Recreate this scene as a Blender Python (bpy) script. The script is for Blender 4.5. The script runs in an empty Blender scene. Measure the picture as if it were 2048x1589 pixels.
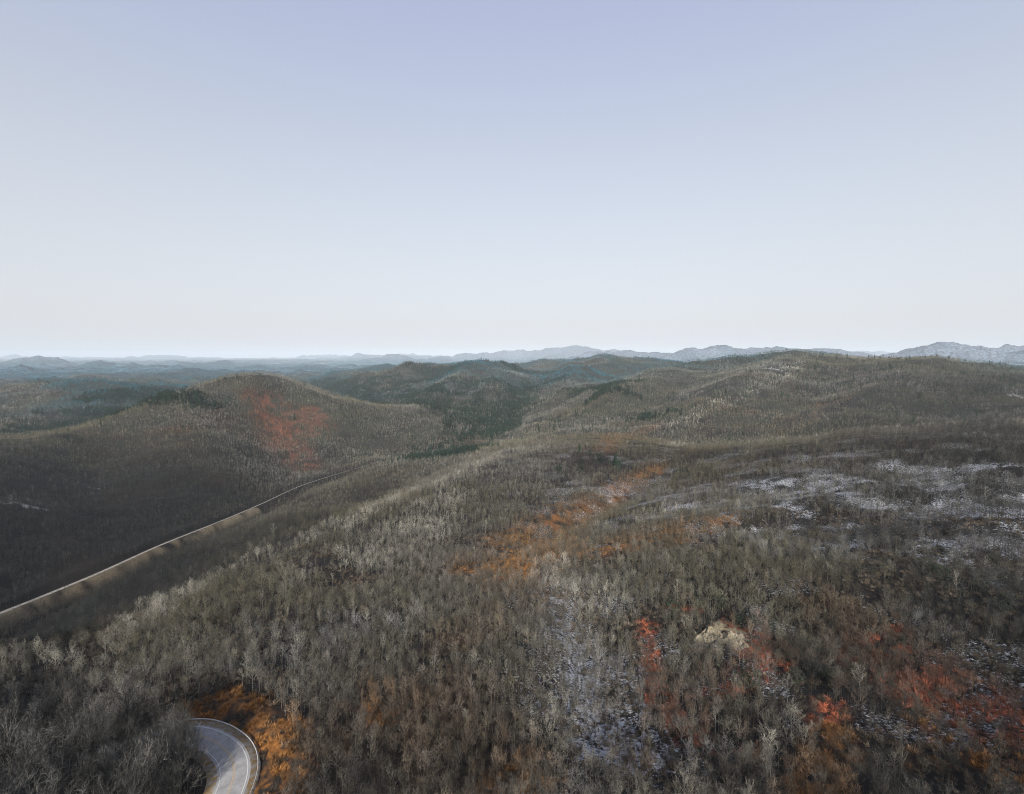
import bpy, math, time
import numpy as np
T0 = time.time()
rng = np.random.default_rng(7)
scene = bpy.context.scene
R = math.radians

# ------------------------------------------------------------------ camera
PITCH = R(4.6); FPX = 1000.0
cam_d = bpy.data.cameras.new('camera'); cam = bpy.data.objects.new('camera', cam_d)
scene.collection.objects.link(cam); scene.camera = cam
cam_d.sensor_width = 36; cam_d.lens = 36 * FPX / 2048
cam_d.clip_start = 0.5; cam_d.clip_end = 200000
cam.location = (0, 0, 0); cam.rotation_euler = (math.pi/2 - PITCH, 0, 0)

# ------------------------------------------------------------------ sky, sun, exposure
SUN_EL = R(27); SUN_AZ = R(186)      # light travels towards +Y, a little to the right
sd = np.array([math.sin(SUN_AZ)*math.cos(SUN_EL), math.cos(SUN_AZ)*math.cos(SUN_EL), math.sin(SUN_EL)])
w = bpy.data.worlds.new('World'); scene.world = w; w.use_nodes = True
nt = w.node_tree; nt.nodes.clear()
out = nt.nodes.new('ShaderNodeOutputWorld'); bg = nt.nodes.new('ShaderNodeBackground')
sky = nt.nodes.new('ShaderNodeTexSky'); sky.sky_type = 'NISHITA'; sky.sun_disc = False
sky.sun_elevation = SUN_EL; sky.sun_rotation = SUN_AZ
sky.altitude = 300; sky.air_density = 0.9; sky.dust_density = 4.0; sky.ozone_density = 3.0
hs = nt.nodes.new('ShaderNodeHueSaturation'); hs.inputs['Saturation'].default_value = 0.60; hs.inputs['Value'].default_value = 1.70
mx = nt.nodes.new('ShaderNodeMix'); mx.data_type = 'RGBA'
wtc = nt.nodes.new('ShaderNodeTexCoord'); wsx = nt.nodes.new('ShaderNodeSeparateXYZ'); wmr = nt.nodes.new('ShaderNodeMapRange')
nt.links.new(wtc.outputs['Generated'], wsx.inputs[0]); nt.links.new(wsx.outputs[2], wmr.inputs[0])
cr = nt.nodes.new('ShaderNodeValToRGB'); nt.links.new(wsx.outputs[2], cr.inputs[0]); el = cr.color_ramp.elements
ST = [(0.0, (6.05,6.0,6.2)), (0.205, (5.15,5.3,5.5)), (0.37, (4.65,4.85,5.35)), (0.54, (4.15,4.45,6.1)), (1.0, (2.6,3.0,5.0))]
while len(el) < len(ST): el.new(0.5)
for e_, (p_, c_) in zip(el, ST): e_.position = p_; e_.color = tuple(q_/7 for q_ in c_) + (1,)
sc7 = nt.nodes.new('ShaderNodeVectorMath'); sc7.operation = 'SCALE'; sc7.inputs['Scale'].default_value = 7.0; nt.links.new(cr.outputs[0], sc7.inputs[0]); nt.links.new(sc7.outputs[0], mx.inputs[7])
for i_, v_ in enumerate((0.0, 0.5, 0.9, 0.5)): wmr.inputs[i_+1].default_value = v_
nt.links.new(wmr.outputs[0], mx.inputs[0])
nt.links.new(sky.outputs[0], hs.inputs['Color']); nt.links.new(hs.outputs[0], mx.inputs[6])
nt.links.new(mx.outputs[2], bg.inputs[0]); bg.inputs[1].default_value = 0.079
nt.links.new(bg.outputs[0], out.inputs[0])
sun_d = bpy.data.lights.new('sun', 'SUN'); sun = bpy.data.objects.new('sun', sun_d)
scene.collection.objects.link(sun)
sun_d.energy = 5.0; sun_d.angle = R(0.5); sun_d.color = (1.0, 0.93, 0.84)
sun.rotation_euler = (math.pi/2 - SUN_EL, 0, math.pi - SUN_AZ)
sun.location = (0, -50, 80)
scene.view_settings.view_transform = 'Standard'; scene.view_settings.look = 'None'
scene.view_settings.exposure = 0.75; scene.view_settings.gamma = 1.0
scene.render.engine = 'CYCLES'
cy = scene.cycles; cy.use_denoising = True; cy.denoiser = 'OPENIMAGEDENOISE'; cy.denoising_input_passes = 'RGB_ALBEDO_NORMAL'; cy.denoising_prefilter = 'NONE'; cy.use_adaptive_sampling = False
cy.max_bounces = 6; cy.diffuse_bounces = 2; cy.volume_bounces = 2; cy.pixel_filter_type = 'BLACKMAN_HARRIS'; cy.filter_width = 1.0; cy.sample_clamp_indirect = 4

# ------------------------------------------------------------------ helpers
CP, SP = math.cos(PITCH), math.sin(PITCH)
def at(u, v, d):
    x = (u-1024)/FPX; y = -(v-794.5)/FPX; k = d/(CP + y*SP)
    return np.array([x*k, d, (y*CP - SP)*k])
def sstep(a, b, x):
    t = np.clip((x-a)/(b-a), 0, 1); return t*t*(3-2*t)
def _h(ix, iy, s):
    n = (ix.astype(np.int64)*374761393 + iy.astype(np.int64)*668265263 + s*1442695041) & 0x7fffffff
    n = ((n ^ (n >> 13))*1274126177) & 0x7fffffff
    n = (n ^ (n >> 16)) & 0xffff
    return n/65535.0
def vnoise(x, y, s=0):
    ix = np.floor(x); iy = np.floor(y); fx = x-ix; fy = y-iy
    fx = fx*fx*fx*(fx*(fx*6-15)+10); fy = fy*fy*fy*(fy*(fy*6-15)+10)
    a = _h(ix, iy, s); b = _h(ix+1, iy, s); c = _h(ix, iy+1, s); d = _h(ix+1, iy+1, s)
    return (a*(1-fx)+b*fx)*(1-fy) + (c*(1-fx)+d*fx)*fy - 0.5
def fbm(x, y, lam, octv=4, s=0, g=0.5):
    v = np.zeros_like(x, dtype=float); a = 1.0
    ca, sa = 0.8, 0.6
    for o in range(octv):
        v += a*2*vnoise(x/lam, y/lam, s+o*17); a *= g; lam /= 2.03; x, y = ca*x - sa*y + 31.7, sa*x + ca*y - 12.1
    return v
def ridged(x, y, lam, octv=3, s=0):
    v = 0; a = 1.0
    for o in range(octv):
        v = v + a*(1-4*np.abs(vnoise(x/lam, y/lam, s+o*13))); a *= 0.45; lam /= 2.1; x, y = 0.8*x-0.6*y+9, 0.6*x+0.8*y-5
    return v
def polydist(X, Y, P):
    """distance to polyline P (n,k>=2), signed side, and interpolated extra columns"""
    P = np.asarray(P, float); best = np.full(X.shape, 1e18); side = np.zeros(X.shape)
    ext = [np.zeros(X.shape) for _ in range(P.shape[1]-2)]
    for i in range(len(P)-1):
        ax, ay = P[i,:2]; bx, by = P[i+1,:2]; dx, dy = bx-ax, by-ay; L = dx*dx+dy*dy+1e-9
        t = np.clip(((X-ax)*dx+(Y-ay)*dy)/L, 0, 1)
        ex = X-(ax+t*dx); ey = Y-(ay+t*dy); dd = ex*ex+ey*ey
        m = dd < best
        best = np.where(m, dd, best); side = np.where(m, np.sign(dx*ey-dy*ex), side)
        for k in range(len(ext)): ext[k] = np.where(m, P[i,2+k]*(1-t)+P[i+1,2+k]*t, ext[k])
    return np.sqrt(best), side, ext
def catmull(P, n=12):
    P = np.asarray(P, float); Q = np.vstack([2*P[0]-P[1], P, 2*P[-1]-P[-2]]); o = []
    for i in range(1, len(Q)-2):
        for k in range(n):
            t = k/n; a, b, c, d = Q[i-1], Q[i], Q[i+1], Q[i+2]
            o.append(0.5*((2*b)+(-a+c)*t+(2*a-5*b+4*c-d)*t*t+(-a+3*b-3*c+d)*t**3))
    o.append(P[-1]); return np.array(o)

# ------------------------------------------------------------------ terrain control points (u, v, depth)
CTL = """0,1589,111 300,1589,111 600,1589,111 1024,1589,110 1500,1589,106 2048,1589,100
0,1450,148 330,1455,133 700,1450,140 1024,1450,141 1500,1450,137 2048,1450,125 500,1460,130
350,1300,200 700,1300,190 1024,1300,187 1500,1300,178 2048,1300,160 180,1380,166
0,1390,165 180,1290,208 350,1200,262 470,1140,312 600,1080,370 710,1030,450 800,988,540
0,1320,225 0,1290,290 0,1275,345 150,1240,300 150,1207,380 300,1185,340 300,1128,450 430,1115,400 430,1068,560 600,1020,560 600,985,800
760,1003,560 800,984,700 720,1010,700 760,960,850 850,950,900 760,932,1100 900,915,1200 850,970,620 920,935,720 1000,905,850 1100,882,950 1200,869,1000 1300,876,920 1400,890,800 1500,884,720 1700,862,640 1900,850,610 2048,845,600 2250,838,560
1000,1000,520 1200,1000,480 1300,950,600 1400,1000,430 1600,1000,370 1800,950,380 2048,950,340 2048,1100,230 1600,1100,270 1200,1100,320 1000,1100,340 800,1100,345 800,1050,420 900,1020,480
1000,1200,245 700,1200,250 1400,1200,225 1800,1200,200 2250,1300,150 2250,1000,290 -200,1450,140 -200,1300,190
900,900,1450 950,870,1750 1000,845,2100 1030,810,2600 1045,780,3200 1075,757,4300
1200,885,1250 1400,900,1000 1600,900,850 1800,890,780 2048,880,750
1200,850,1500 1400,870,1250 1600,860,1150 1800,850,1050 2048,842,950 1200,800,2100 1400,800,1800 1600,800,1550 1800,790,1450 2048,790,1300
1250,765,3000 1300,748,3100 1350,736,3000 1400,727,2900 1500,718,2750 1560,713,2650 1600,711,2600 1680,715,2550 1750,721,2500 1900,734,2350 2048,748,2200 2300,760,2100
1600,760,3800 2048,790,3000 1400,755,4200 1800,775,3300 1250,770,3400
1200,716,5200 1150,728,4900 1100,750,4700 1280,725,5300 1350,738,5500 1200,745,4000 1100,760,3500
1000,732,4000 950,743,3700 1050,750,4000 900,760,3400 850,800,2700 1000,790,2900 900,830,2300 800,815,2500
860,732,5200 800,742,5100 720,757,4800 640,775,4500 900,751,4900 750,790,3300 700,790,3500
500,750,1750 440,758,1700 400,773,1600 330,800,1450 250,830,1300 150,855,1150 0,877,950 -200,890,850
560,757,1800 620,775,1850 700,800,1900 800,820,1950 880,822,1950 930,832,1950 960,860,1850
500,850,1400 500,920,1100 250,920,950 250,1000,720 0,1000,600 0,1100,490 320,1000,730 430,960,860 600,900,1250 700,880,1450 800,870,1600
0,900,1300 250,870,1700 500,810,2800 700,830,2300 0,792,2700 100,786,2700 200,787,2700 320,792,2700 400,800,2800 0,850,1900 150,840,2000 300,835,2100 -200,795,2700
0,775,5000 300,770,5500 600,765,6000 0,757,7500 600,755,8000 1000,755,8000 1400,750,8000 2048,760,6500 -250,775,5000"""
V_ROAD_PX = [(-60,1232,372),(0,1208,400),(100,1170,450),(200,1130,500),(320,1078,585),(430,1036,690),(520,1000,820),(600,965,990),(680,940,1130),(760,917,1280)]
ctl = [tuple(map(float, t.split(','))) for t in CTL.split()] + [tuple(p) for p in V_ROAD_PX]
cp = np.array([at(*c) for c in ctl])
for i in range(len(ctl)):
    rr = math.hypot(cp[i,0], cp[i,1]); cp[i,2] -= 8*float(sstep(200, 420, rr))
def feat(X, Y):
    return np.arctan2(X, Y)*1.6, np.log(np.hypot(X, Y))
fa, fr = feat(cp[:,0], cp[:,1]); fw = cp[:,2]/np.hypot(cp[:,0], cp[:,1])
def tps(d2): return 0.5*d2*np.log(d2+1e-9)
N = len(fa)
K = tps((fa[:,None]-fa)**2+(fr[:,None]-fr)**2) + 2e-4*np.eye(N)
Pm = np.c_[np.ones(N), fa, fr]
M = np.block([[K, Pm],[Pm.T, np.zeros((3,3))]])
sol = np.linalg.solve(M, np.r_[fw, 0, 0, 0])
def base_w(az, lr):
    a = np.asarray(az*1.6).ravel(); l = np.asarray(lr).ravel(); o = np.zeros(a.size)
    for s in range(0, a.size, 40000):
        e = slice(s, s+40000)
        o[e] = tps((a[e,None]-fa)**2+(l[e,None]-fr)**2)@sol[:N] + sol[N]+sol[N+1]*a[e]+sol[N+2]*l[e]
    return o.reshape(np.shape(az))

# far ranges: (u, v) crest and depth
FAR = [(22000, [(860,724),(950,709),(1010,704),(1080,700),(1140,696),(1190,701),(1260,708)]),
       (14000, [(1150,722),(1180,712),(1230,703),(1260,700),(1300,706),(1340,714)]),
       (12000, [(1330,716),(1370,706),(1430,700),(1470,706),(1520,702),(1600,699),(1680,701),(1740,708),(1800,716)]),
       (9000,  [(1770,716),(1850,703),(1900,698),(1950,703),(2000,699),(2060,695),(2200,698),(2350,704)]),
       (34000, [(1500,706),(1700,704),(1800,705),(1950,707)]),
       (30000, [(480,723),(560,720),(650,717),(720,713),(800,711),(870,715),(940,722)]),
       (18000, [(660,728),(720,723),(780,717),(840,721),(900,728)]),
       (13000, [(-250,726),(-100,722),(0,728),(80,721),(140,729)]),
       (10500, [(140,738),(200,732),(245,730),(300,736)]),
       (15000, [(290,734),(340,727),(380,727),(430,726),(490,732)]),
       (7000, [(-200,752),(0,748),(60,744),(120,751),(200,755)]),
       (8000, [(230,752),(320,745),(420,750),(480,756)]),
       (6200, [(-150,764),(20,760),(120,766),(250,768)]),
       (40000, [(-300,716),(100,715),(300,717),(600,716),(900,716)])]
FARP = []
for d, pts in FAR: FARP.append((d, np.array([at(u, v, d*(1+0.06*math.sin(u*0.013))) for u, v in pts])))
# spurs and draws on the hillsides: pixel/depth polyline, amplitude, half width
SPUR = [([(1620,722,2500),(1540,765,2050),(1450,808,1720),(1330,860,1350)], 24, 95),
        ([(1340,745,2900),(1200,800,2150),(1060,850,1750)], 28, 90),
        ([(1240,735,4500),(1150,765,3300),(1080,795,2800)], 34, 130),
        ([(1900,740,2300),(1780,790,1500),(1700,830,1150)], 20, 80),
        ([(1750,728,2400),(1640,790,1600),(1520,850,1200)], -16, 80),
        ([(1460,740,2700),(1330,800,1900),(1200,842,1550)], -16, 80),
        ([(870,738,5000),(800,765,3900),(740,785,3400)], 40, 150),
        ([(1000,738,3900),(930,775,3100),(880,805,2600)], 36, 130),
        ([(960,750,3600),(1000,800,2700),(1010,830,2300)], 24, 110),
        ([(830,745,4800),(880,775,3300),(800,810,2600)], -22, 120),
        ([(600,770,1800),(680,830,1600),(720,870,1450)], 20, 70),
        ([(480,770,1650),(430,860,1200),(400,940,900)], 16, 75),
        ([(540,770,1700),(560,850,1400),(560,920,1150)], -12, 60),
        ([(300,830,1350),(200,900,1000),(120,980,700)], -12, 60),
        ([(980,1110,330),(1060,1060,385),(1150,1010,450),(1240,975,520),(1320,930,640)], -9, 26),
        ([(1250,1080,320),(1400,1035,360),(1600,990,380)], 4, 25),
        ([(1500,1180,230),(1600,1250,190),(1750,1330,165)], -4, 16),
        ([(1150,1150,270),(1200,1300,187),(1250,1500,130)], -3, 14)]
SPUR += [([(1213,769,3000),(1145,796,2500),(1086,827,2150),(1045,850,1900)], 20, 70), ([(1391,745,2800),(1250,800,2000),(1120,850,1600)], 22, 80), ([(1300,760,2900),(1180,815,2050),(1100,845,1800)], -16, 60),
         ([(700,760,4700),(740,785,3700),(700,800,3300)], 30, 110), ([(1060,745,3900),(1010,775,3200),(960,810,2600)], 26, 100), ([(960,740,3900),(900,775,3200),(860,800,2700)], 28, 110)]
SPURP = [(np.array([at(*p) for p in pl]), a*(1.4 if pl[-1][2] < 2300 else 1.9), wd) for pl, a, wd in SPUR]

# the hairpin road (world metres) and the valley road
ROAD_C = catmull([(-150,70),(-136,92),(-124,106),(-113,118.5),(-101,126.5),(-88.5,130),(-77,125.5),(-70,118),(-67.3,108),(-68,97),(-72,84),(-80,66)], 10)
ROAD_Z = -104.0
vr = catmull([at(*p) for p in V_ROAD_PX], 8); vr[:,2] -= 8*sstep(200, 420, np.hypot(vr[:,0], vr[:,1]))
V_ROAD = vr
RW, VW = 3.45, 2.4     # half widths

def terrain(X, Y, road=True):
    r = np.maximum(np.hypot(X, Y), 1.0); az = np.arctan2(X, Y); LIM = R(60)
    rc = np.maximum(r, 92.0)
    azc = np.clip(az, -LIM, LIM)
    rcap = np.minimum(rc, 9000)
    Z = base_w(azc, np.log(rcap))*rcap
    back = sstep(LIM, math.pi, np.abs(az))
    if np.any(back > 0):
        other = base_w(-azc, np.log(rcap))*rcap
        Z = Z*(1-back*0.5) + other*back*0.5
    plain = -300 + 60*fbm(X, Y, 5200, 4, 3) + 45*ridged(X, Y, 1900, 3, 9)
    k = sstep(5600, 7800, r)
    Z = Z*(1-k) + plain*k
    for d, P in FARP:
        if r.max() < d*0.5: continue
        m = r > d*0.45
        dist, _, ext = polydist(X[m], Y[m], P)
        zc = ext[0]; nz = 0.03*d*0.25*fbm(X[m], Y[m], d*0.07, 4, int(d) % 97)
        h = zc + nz*np.clip(dist/(0.012*d), 0.12, 1) - 0.24*np.maximum(dist-d*0.004, 0)*(1+0.45*fbm(X[m], Y[m], d*0.05, 3, 5))
        z0 = Z[m]; s = 25.0
        Z[m] = np.maximum(z0, h) + s*np.exp(-np.abs(z0-h)/s)*0.3
    for P, a, wd in SPURP:
        dist, _, ex_ = polydist(X, Y, np.c_[P[:, :2], np.r_[0.05, np.ones(len(P)-2), 0.5]])
        Z = Z + a*ex_[0]*np.exp(-(dist/wd)**2)
    amp = sstep(450, 2000, r)
    Z = Z + amp*(13*fbm(X, Y, 420, 3, 41) + 8*ridged(X, Y, 230, 3, 51)) + (18*sstep(1300, 2500, r)+22*sstep(3000, 3800, r))*ridged(X+0.3*Y, Y, 620, 3, 57) + 2.2*fbm(X, Y, 46, 3, 61)*sstep(60, 200, r) + 0.5*fbm(X, Y, 9, 2, 71)
    Z = Z + sstep(2500, 6000, r)*22*ridged(X, Y, 900, 3, 81)*1.6
    if road:
        near = r < 260
        if near.any():
            d, sd_, _ = polydist(X[near], Y[near], ROAD_C)
            k = 1-sstep(RW+3.0, 22, d)
            bank = 1.0*sstep(RW+2.2, 14, d)*np.where(sd_ > 0, 1.6, -3.0)
            Z[near] = Z[near]*(1-k) + (ROAD_Z - 0.22 + bank)*k
        far_ = (r > 250) & (r < 1700)
        if far_.any():
            d, sd_, ext = polydist(X[far_], Y[far_], V_ROAD)
            k = np.where(sd_ < 0, 1-sstep(24, 85, d), 1-sstep(6.0, 48, d))
            low = np.where(sd_ < 0, -9.0*sstep(4.2, 15, d) - 5.0*sstep(15, 34, d), 5.0*sstep(5, 18, d))
            Z[far_] = Z[far_]*(1-k) + (ext[0] - 0.25 + low)*k
    return Z

# polar sheet round the camera, fine inside the picture's angle
az = np.concatenate([np.radians(np.arange(-180, -60, 3.0)), np.radians(np.arange(-60, 60, 0.15)), np.radians(np.arange(60, 180.1, 3.0))])
lr = np.concatenate([np.log(np.array([3, 12, 25, 40, 52])), np.arange(math.log(60), math.log(65000), 0.0085)])
AZ, LR = np.meshgrid(az, lr)
GX = np.exp(LR)*np.sin(AZ); GY = np.exp(LR)*np.cos(AZ)
# evaluate
GZ = terrain(GX.ravel(), GY.ravel()).reshape(GX.shape)
print('terrain', GX.shape, round(time.time()-T0, 1))
def zat(X, Y):
    r = np.log(np.maximum(np.hypot(X, Y), 3.01)); a = np.arctan2(X, Y)
    i = np.clip(np.searchsorted(lr, r)-1, 0, len(lr)-2); j = np.clip(np.searchsorted(az, a)-1, 0, len(az)-2)
    s = np.clip((r-lr[i])/(lr[i+1]-lr[i]), 0, 1); t = np.clip((a-az[j])/(az[j+1]-az[j]), 0, 1)
    return (GZ[i,j]*(1-t)+GZ[i,j+1]*t)*(1-s) + (GZ[i+1,j]*(1-t)+GZ[i+1,j+1]*t)*s
EL = GZ/np.exp(LR); HOR = np.maximum.accumulate(EL[3:], axis=0); HOR = np.vstack([EL[:3], HOR])
def clearance(X, Y, Z):
    """how far (tangent of angle) a point rises over the terrain standing before it"""
    rr = np.hypot(X, Y); r = np.log(rr); a = np.arctan2(X, Y)
    i = np.clip(np.searchsorted(lr, r)-2, 0, len(lr)-1); j = np.clip(np.searchsorted(az, a), 0, len(az)-1)
    return Z/rr - HOR[i, j]
def hit(u, v):
    x = (u-1024)/FPX; y = -(v-794.5)/FPX
    D = np.array([x, CP+y*SP, y*CP-SP]); k = np.exp(np.linspace(math.log(60), math.log(50000), 3000))
    Pz = D[2]*k; Z = zat(D[0]*k, D[1]*k); m = np.nonzero(Pz <= Z)[0]
    q = k[m[0]] if len(m) else 9000.0
    return np.array([D[0]*q, D[1]*q])

# ------------------------------------------------------------------ zones of ground cover and of painted light and shade, in world metres
def Zn(pts, wid): return (np.array([hit(*p) for p in pts]), wid)
ZONES = {
 'ice': [Zn([(-30,1000),(30,1008),(85,1020)], 5.5), Zn([(1525,738),(1560,742)], 22), Zn([(2025,790),(2060,798)], 12), Zn([(180,975),(205,980)], 3)],
 'snow': [Zn([(1090,1190),(1140,1270),(1170,1340),(1190,1800)], 9), Zn([(1180,1300),(1250,1400),(1300,1560)], 6), Zn([(600,1290),(700,1280),(790,1250)], 15), Zn([(640,1330),(560,1360)], 11),
          Zn([(1560,960),(1750,985),(1900,975),(2060,1010)], 85), Zn([(1260,1010),(1400,1010),(1500,1050)], 34), Zn([(1480,1090),(1620,1100),(1760,1130)], 22), Zn([(1700,1060),(1850,1050)], 16),
          Zn([(1760,1220),(1900,1300)], 5), Zn([(-30,1000),(30,1008),(80,1018)], 7), Zn([(1520,735),(1560,740)], 60), Zn([(1480,780),(1510,775)], 40),
          Zn([(1700,760),(1850,780)], 40), Zn([(2020,785),(2060,795)], 25), Zn([(1350,795),(1400,790)], 25), Zn([(1580,1450),(1700,1520)], 4), Zn([(1300,1570),(1420,1540)], 5), Zn([(1500,1250),(1560,1290)], 3)],
 'bare': [Zn([(1400,1300),(1440,1262),(1490,1268),(1520,1310)], 5.5)],
 'rust': [Zn([(340,1435),(420,1412),(500,1430),(550,1480),(565,1560),(560,1610)], 6.5), Zn([(440,1395),(500,1400)], 5),
          Zn([(1010,1150),(1050,1100),(1120,1055),(1180,1020)], 28), Zn([(1190,1005),(1250,975),(1310,935)], 15), Zn([(1150,1110),(1320,1075),(1450,1045)], 17),
          Zn([(1210,900),(1270,870),(1320,850)], 20), Zn([(1030,1180),(1050,1130)], 8), Zn([(760,1430),(770,1445)], 5), Zn([(1000,1560),(1070,1570)], 7),
          Zn([(1650,810),(1690,800)], 26), Zn([(1620,1800),(1650,1470)], 6), Zn([(1850,1480),(2000,1540)], 9)],
 'red':  [Zn([(515,790),(545,812),(600,832),(640,858)], 56), Zn([(550,880),(580,905),(600,930)], 42), Zn([(530,830),(570,875)], 36),
          Zn([(1290,1250),(1305,1330),(1310,1390),(1350,1440),(1400,1490)], 3.8), Zn([(1340,1215),(1410,1222)], 4), Zn([(1480,1250),(1510,1300),(1540,1340),(1480,1360)], 6.5), Zn([(1410,1392),(1460,1388)], 4.5),
          Zn([(1480,1505),(1525,1510)], 3), Zn([(1650,1410),(1655,1440)], 4), Zn([(1730,1300),(1800,1350),(1880,1400),(1950,1440),(2060,1495)], 12), Zn([(1860,1360),(1900,1350)], 6)],
 'pale': [Zn([(0,1395),(180,1298),(350,1208),(470,1148),(600,1090),(720,1040),(800,1000)], 20), Zn([(850,985),(1000,918),(1080,900)], 24), Zn([(1340,898),(1500,892),(1700,870),(1900,858),(2048,853)], 17), Zn([(1600,728),(1540,765),(1450,808),(1330,858)], 34), Zn([(1090,1150),(1180,1250)], 16), Zn([(1350,1030),(1250,1060)], 16), Zn([(900,1000),(800,1100),(650,1150)], 24), Zn([(1100,1450),(1150,1560)], 8), Zn([(1500,1560),(1600,1480)], 6)],  # sunlit crests and slopes, painted as a lighter tree tint
 'dark': [Zn([(0,1325),(150,1262),(300,1182),(480,1100),(620,1040),(760,975)], 42), Zn([(0,1120),(250,1060),(400,1000)], 70), Zn([(1100,960),(1200,935),(1300,925)], 26), Zn([(1400,925),(1600,910),(1750,900)], 20), Zn([(1650,1060),(1800,1080),(2048,1060)], 24), Zn([(1800,1150),(2048,1250)], 16), Zn([(620,1800),(680,1500),(660,1589)], 11), Zn([(1750,810),(2048,825)], 110), Zn([(1350,800),(1550,790)], 60), Zn([(1950,920),(2048,940)], 20), Zn([(1600,1330),(1640,1400)], 6), Zn([(1200,1440),(1230,1540)], 5)],  # shaded slopes and hollows, painted as a darker tree tint
 'brown':[Zn([(700,1430),(780,1460),(850,1430)], 16), Zn([(900,1300),(1000,1250),(1020,1200)], 16), Zn([(1620,1220),(1700,1250)], 12), Zn([(300,880),(500,870)], 90), Zn([(1400,820),(1600,840)], 90), Zn([(1250,1470),(1260,1560)], 8)],
}
def zone(kind, X, Y):
    o = np.zeros(X.shape); n1 = None
    for P, wd in ZONES[kind]:
        lo = P.min(0)-3*wd; hi = P.max(0)+3*wd
        m = (X > lo[0]) & (X < hi[0]) & (Y > lo[1]) & (Y < hi[1])
        if not m.any(): continue
        x, y = X[m], Y[m]
        lam = min(wd*0.42, 7.0) if np.hypot(*P.mean(0)) < 900 else wd*0.3
        d, _, _ = polydist(x + 0.5*wd*fbm(x, y, wd*1.3, 3, 5), y + 0.5*wd*fbm(x, y, wd*1.3, 3, 15), P)
        o[m] = np.maximum(o[m], (1-sstep(0.35, 1.6, d/wd))*np.clip(0.62+1.35*fbm(x, y, lam, 4, 25), 0, 1))
    return o
fx, fy = GX.ravel(), GY.ravel(); fr_ = np.hypot(fx, fy)
zs, zr, zd, zb = (zone(k, fx, fy) for k in ('snow', 'rust', 'red', 'brown'))
def L(a, b, k): return a*(1-k[:,None]) + np.asarray(b)*k[:,None]
nn = fbm(fx, fy, 60, 4, 200); n2 = fbm(fx, fy, 14, 3, 210)
col = np.tile(np.array([0.026, 0.023, 0.020]), (fx.size, 1))*(1+0.35*nn[:,None])
col = L(col, (0.075, 0.045, 0.026), np.clip(0.35*fbm(fx, fy, 130, 3, 220)+zb*0.75, 0, 1))
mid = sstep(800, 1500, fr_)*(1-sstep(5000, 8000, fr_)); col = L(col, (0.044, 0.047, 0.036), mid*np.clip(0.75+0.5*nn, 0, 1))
col = L(col, (0.31, 0.135, 0.038), zr*(1-0.35*sstep(200,400,fr_)-0.25*sstep(500,1200,fr_))*np.clip(0.85+0.5*n2, 0, 1))
col = L(col, (0.32, 0.105, 0.055), zd*(1-0.62*sstep(500,1200,fr_))*np.clip(0.85+0.5*n2, 0, 1))
zt = zone('bare', fx, fy); col = L(col, (0.33, 0.29, 0.19), np.minimum(zt*1.3, 1)*np.clip(0.8+0.8*n2, 0, 1))
snow_attr = np.clip(np.maximum(zs*(0.30-0.08*sstep(500, 1300, fr_)), 0.8*zone('ice', fx, fy)) + 0.44*sstep(-0.25, 0.6, fbm(fx, fy, 26, 5, 230))*sstep(-0.25, 0.15, fx/np.maximum(fy, 1))*(1-sstep(700, 1500, fr_)), 0, 1)
# valley road bank: dry tan grass
dv, sv, _ = polydist(fx, fy, V_ROAD)
tan = (1-sstep(11, 17, dv+2.5*n2))*(fr_ < 900)*(sv < 0)
col = L(col, (0.44, 0.36, 0.235), tan*np.clip(0.75+0.9*n2, 0, 1))
# distant country: woods with haze blue painted in, paler fields, greener low ground
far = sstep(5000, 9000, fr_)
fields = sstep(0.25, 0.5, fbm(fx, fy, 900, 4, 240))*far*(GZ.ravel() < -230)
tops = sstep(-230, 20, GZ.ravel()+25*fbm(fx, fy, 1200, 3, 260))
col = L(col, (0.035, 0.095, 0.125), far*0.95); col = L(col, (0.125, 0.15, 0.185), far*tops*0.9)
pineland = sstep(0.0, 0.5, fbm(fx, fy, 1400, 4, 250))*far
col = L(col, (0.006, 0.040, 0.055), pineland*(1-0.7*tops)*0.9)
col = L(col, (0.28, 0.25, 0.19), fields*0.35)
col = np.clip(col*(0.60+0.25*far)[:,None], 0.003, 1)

def mesh_obj(name, verts, faces, mat=None, parent=None, smooth=True, cols=None):
    me = bpy.data.meshes.new(name); verts = np.asarray(verts, np.float32)
    if isinstance(faces, np.ndarray):
        n, k = faces.shape
        me.vertices.add(len(verts)); me.vertices.foreach_set('co', verts.ravel())
        me.loops.add(n*k); me.loops.foreach_set('vertex_index', faces.astype(np.int32).ravel())
        me.polygons.add(n); me.polygons.foreach_set('loop_start', np.arange(0, n*k, k, dtype=np.int32))
        try: me.polygons.foreach_set('loop_total', np.full(n, k, dtype=np.int32))
        except Exception: pass
        me.update(calc_edges=True)
    else:
        me.from_pydata([tuple(v) for v in verts.tolist()], [], faces); me.update()
    me.polygons.foreach_set('use_smooth', np.full(len(me.polygons), smooth))
    if mat: me.materials.append(mat)
    if cols:
        for k, a in cols.items():
            t = 'FLOAT_COLOR' if a.ndim == 2 else 'FLOAT'
            at_ = me.attributes.new(k, t, 'POINT')
            if a.ndim == 2: at_.data.foreach_set('color', np.c_[a, np.ones(len(a))].astype(np.float32).ravel())
            else: at_.data.foreach_set('value', a.astype(np.float32))
    o = bpy.data.objects.new(name, me)
    if parent is not False: scene.collection.objects.link(o)
    if parent: o.parent = parent
    return o
def tag(o, label=None, cat=None, group=None, kind=None):
    if label: o['label'] = label
    if cat: o['category'] = cat
    if group: o['group'] = group
    if kind: o['kind'] = kind
    return o
def newmat(name, rough=0.95):
    m = bpy.data.materials.new(name); m.use_nodes = True
    b = m.node_tree.nodes['Principled BSDF']; b.inputs['Roughness'].default_value = rough
    b.inputs['Specular IOR Level'].default_value = 0.15
    return m, m.node_tree, b
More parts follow.
